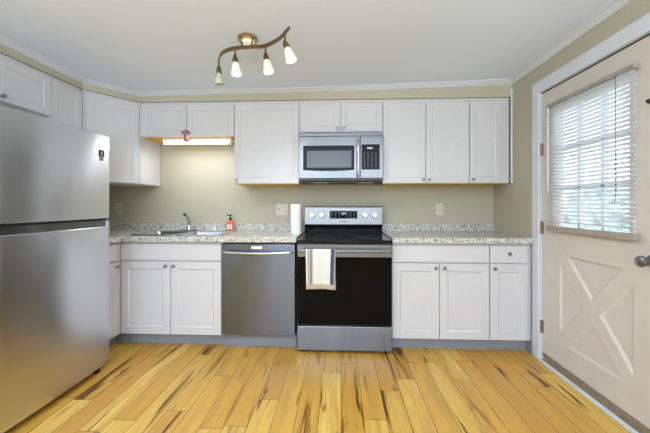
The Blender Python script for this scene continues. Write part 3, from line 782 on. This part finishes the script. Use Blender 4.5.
# ------------------------------------------------------------------ microwave
mx0, mx1 = -.362, .385; MF = 2.745; mw = thing('microwave', 'stainless over-the-range microwave with black window', 'microwave', ((mx0+mx1)/2, MF, 1.39))
h = (mx1-mx0)/2; zb_ = 1.39
def mb(name, x0, x1, y0, y1, z0, z1, mat, par, bev=.002): return bobj(name, (x0, x1, y0, y1, z0-zb_, z1-zb_), mat, par, bev)
mb('body', -h+.003, h-.003, .03, .390, 1.402, 1.826, 'fridge_side', mw)
mb('base_panel', -h+.012, h-.012, .018, .385, 1.388, 1.4015, 'black', mw)
for x in (-.25, .16): mb('grease_filter', x, x+.14, .05, .3, 1.3845, 1.3878, 'nickel', mw, .001)
mb('vent_strip', -h, h, .003, .030, 1.792, 1.826, 'steel', mw)
mdx = .160
md = mb('door', -h, mdx+.012, 0, .029, 1.418, 1.790, 'steel', mw, .003)
# black window frame with bowed lower edge
bm = BM(); x0, x1 = -h+.040, .120; zt, zb2 = 1.708-zb_, 1.492-zb_
low = [(x0+(x1-x0)*k/16, zb2-.010*(1-(2*k/16-1)**2)) for k in range(17)]
pts = low+[(x1, zt), (x0, zt)]
a = [bm.verts.new((x, -.002, z)) for x, z in pts]; b = [bm.verts.new((x, .004, z)) for x, z in pts]
bm.faces.new(a); bm.faces.new(b[::-1])
for i in range(len(pts)): bm.faces.new((a[i], a[(i+1) % len(pts)], b[(i+1) % len(pts)], b[i]))
wf = obj('window_frame', bm, 'black', md)
mb('window', x0+.032, x1-.024, -.0035, -.0015, 1.512, 1.664, 'mwglass', wf, .001)
bm = BM(); hx_ = .150
tube(bm, smooth_path([(hx_, .002, 1.750-zb_), (hx_, -.028, 1.742-zb_), (hx_+.004, -.040, 1.66-zb_), (hx_+.005, -.043, 1.59-zb_), (hx_+.004, -.040, 1.51-zb_), (hx_, -.028, 1.442-zb_), (hx_, .002, 1.434-zb_)]), .0105, 12); obj('handle', bm, 'chrome', md, smooth=True)
cp = mb('control_panel', mdx+.014, h, 0, .029, 1.418, 1.790, 'steel', mw, .003)
kp = mb('keypad', mdx+.024, h-.030, -.002, .003, 1.494, 1.716, 'black', cp, .001)
bm = BM(); kx0 = mdx+.036
for i in range(4): box(bm, kx0+.040+i*.012, kx0+.048+i*.012, -.0026, -.0019, 1.676-zb_, 1.690-zb_)
obj('clock_digits', bm, 'digit', kp)
for r_ in range(7):
    for c_ in range(4):
        x = kx0+.012+c_*.034; z = 1.640-.020*r_-zb_
        bobj('button_mark', (x-.007, x+.007, -.0026, -.0019, z-.0025, z+.0025), 'button', kp)

# ------------------------------------------------------------------ dishwasher
dx0, dx1 = -.962, -.361; DF = 2.492
dw = thing('dishwasher', 'stainless built-in dishwasher between the sink cabinet and the range', 'dishwasher', ((dx0+dx1)/2, DF, 0))
h = (dx1-dx0)/2
bobj('tub_body', (-h+.006, h-.006, .03, .60, .09, .868), 'fridge_side', dw)
bm = BM(); n = 18; pts = []
for k in range(n+1): t_ = k/n; pts.append((-h+2*h*t_, .008-.008*(1-(2*t_-1)**4)))
prism(bm, pts+[(h, .029), (-h, .029)], .122, .862); dd = obj('door', bm, 'steel_dw', dw, .002, smooth=True)
bobj('control_strip', (-h+.002, h-.002, .003, .029, .8625, .871), 'black', dw)
bm = BM(); zz = .800
hp = smooth_path([(-h+.024, .006, zz-.002), (-h+.030, -.030, zz), (-h+.10, -.042, zz-.003), (0, -.046, zz-.008), (h-.10, -.042, zz-.003), (h-.030, -.030, zz), (h-.024, .006, zz-.002)])
tube(bm, hp, .0105, 12); obj('handle', bm, 'chrome', dd, smooth=True)
bobj('sticker', (-.055, .035, -.0012, .0, .823, .845), 'whitepl', dd)
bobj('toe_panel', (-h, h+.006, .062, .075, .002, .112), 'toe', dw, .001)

# ------------------------------------------------------------------ track light on the ceiling
cxl, cyl = -.572, 1.915; zce = zc(cxl)
tl = thing('track_light', 'wavy aged brass four-spot ceiling light with frosted glass shades', 'light', (cxl, cyl, zce))
bm = BM(); lathe(bm, [(0, -.0005), (.056, -.0005), (.062, -.006), (.062, -.020), (.056, -.027), (0, -.028)], n=36)
can = obj('canopy', bm, 'brassbright', tl, smooth=True)
bm = BM()
for s in (-.03, .03): tube(bm, [(s, -.018, -.026), (s, -.018, -.062)], .006, 10)
obj('canopy_post', bm, 'brass', can, smooth=True)
bm = BM(); lathe(bm, [(0, -.0282), (.040, -.0282), (.036, -.042), (0, -.043)], n=28); cr_ = obj('canopy_glow_disc', bm, 'shade_lit', can, smooth=True)
zb3 = 2.158; 
BAR = [(x, y+.04) for x, y in ((-.248, .114), (-.202, .032), (-.15, -.018), (-.082, -.049), (.019, -.060), (.095, -.063), (.158, -.096), (.225, -.155), (.271, -.221), (.298, -.259))]
bp = smooth_path([(x, y, zb3-zce) for x, y in BAR], 6)
bm = BM()
W2, H2 = .0042, .0115; rings = []
for i, p in enumerate(bp):
    d = bp[min(i+1, len(bp)-1)]-bp[max(i-1, 0)]; d.z = 0; d.normalize(); s = Vector((d.y, -d.x, 0)); up = Vector((0, 0, 1))
    k = .55+.45*min(1, min(i, len(bp)-1-i)/6)
    rings.append([bm.verts.new(p+s*a*W2+up*b*H2*k) for a, b in ((1, 1), (-1, 1), (-1, -1), (1, -1))])
for a, b in zip(rings, rings[1:]):
    for k in range(4): bm.faces.new((a[k], a[(k+1) % 4], b[(k+1) % 4], b[k]))
bm.faces.new(rings[0]); bm.faces.new(rings[-1][::-1]); obj('curved_bar', bm, 'brass', tl, .0015)
SP = [((-.238, .136), (.02, .02), False), ((-.077, -.012), (.10, -.08), True), ((.120, -.034), (.20, -.10), True), ((.263, -.166), (.36, -.14), True)]
for (sx, sy), (lx_, ly_), lit in SP:
    top = Vector((sx, sy, zb3-zce-.008)); jt = top+Vector((0, 0, -.046)); ax = Vector((lx_, ly_, -1)).normalized()
    bm = BM(); tube(bm, [top, jt], .0055, 10); lathe(bm, [(0, -.010), (.010, -.008), (.012, 0), (.010, .008), (0, .010)], jt, (0, 0, 1), 14)
    st = obj('spot_stem', bm, 'brass', tl, smooth=True)
    bm = BM(); lathe(bm, [(0, .004), (.012, .004), (.0165, .010), (.0175, .030), (.0175, .042), (.015, .046), (0, .046)], jt, ax, 18)
    q, q2 = frame_of(ax)
    tube(bm, [jt+ax*.010-q*.026, jt+ax*.010+q*.026], .0042, 8); obj('spot_socket', bm, 'brass', st, smooth=True)
    bm = BM(); lathe(bm, [(.0165, .040), (.019, .046), (.024, .070), (.030, .104), (.032, .115), (.0305, .115), (.0285, .104), (.0225, .070), (.0165, .046), (.014, .040)], jt, ax, 28)
    sh = obj('glass_shade', bm, 'shade_lit' if lit else 'shade_off', st, smooth=True)
    if not lit: sh['label'] = 'unlit greyish frosted glass shade'
    bm = BM(); lathe(bm, [(0, .044), (.008, .048), (.011, .065), (.009, .080), (0, .086)], jt, ax, 16); obj('bulb', bm, 'bulb' if lit else 'whitepl', st, smooth=True)
    if lit:
        l = bpy.data.lights.new('spot_glow', 'SPOT'); l.energy = LAMP_W; l.color = (.93, .96, 1.0); l.shadow_soft_size = .02; l.spot_size = math.radians(165); l.spot_blend = .6
        lo2 = bpy.data.objects.new('spot_glow', l); C.objects.link(lo2); lo2.parent = tl; lo2.location = jt+ax*.118; lo2.rotation_euler = ax.to_track_quat('-Z', 'Y').to_euler()
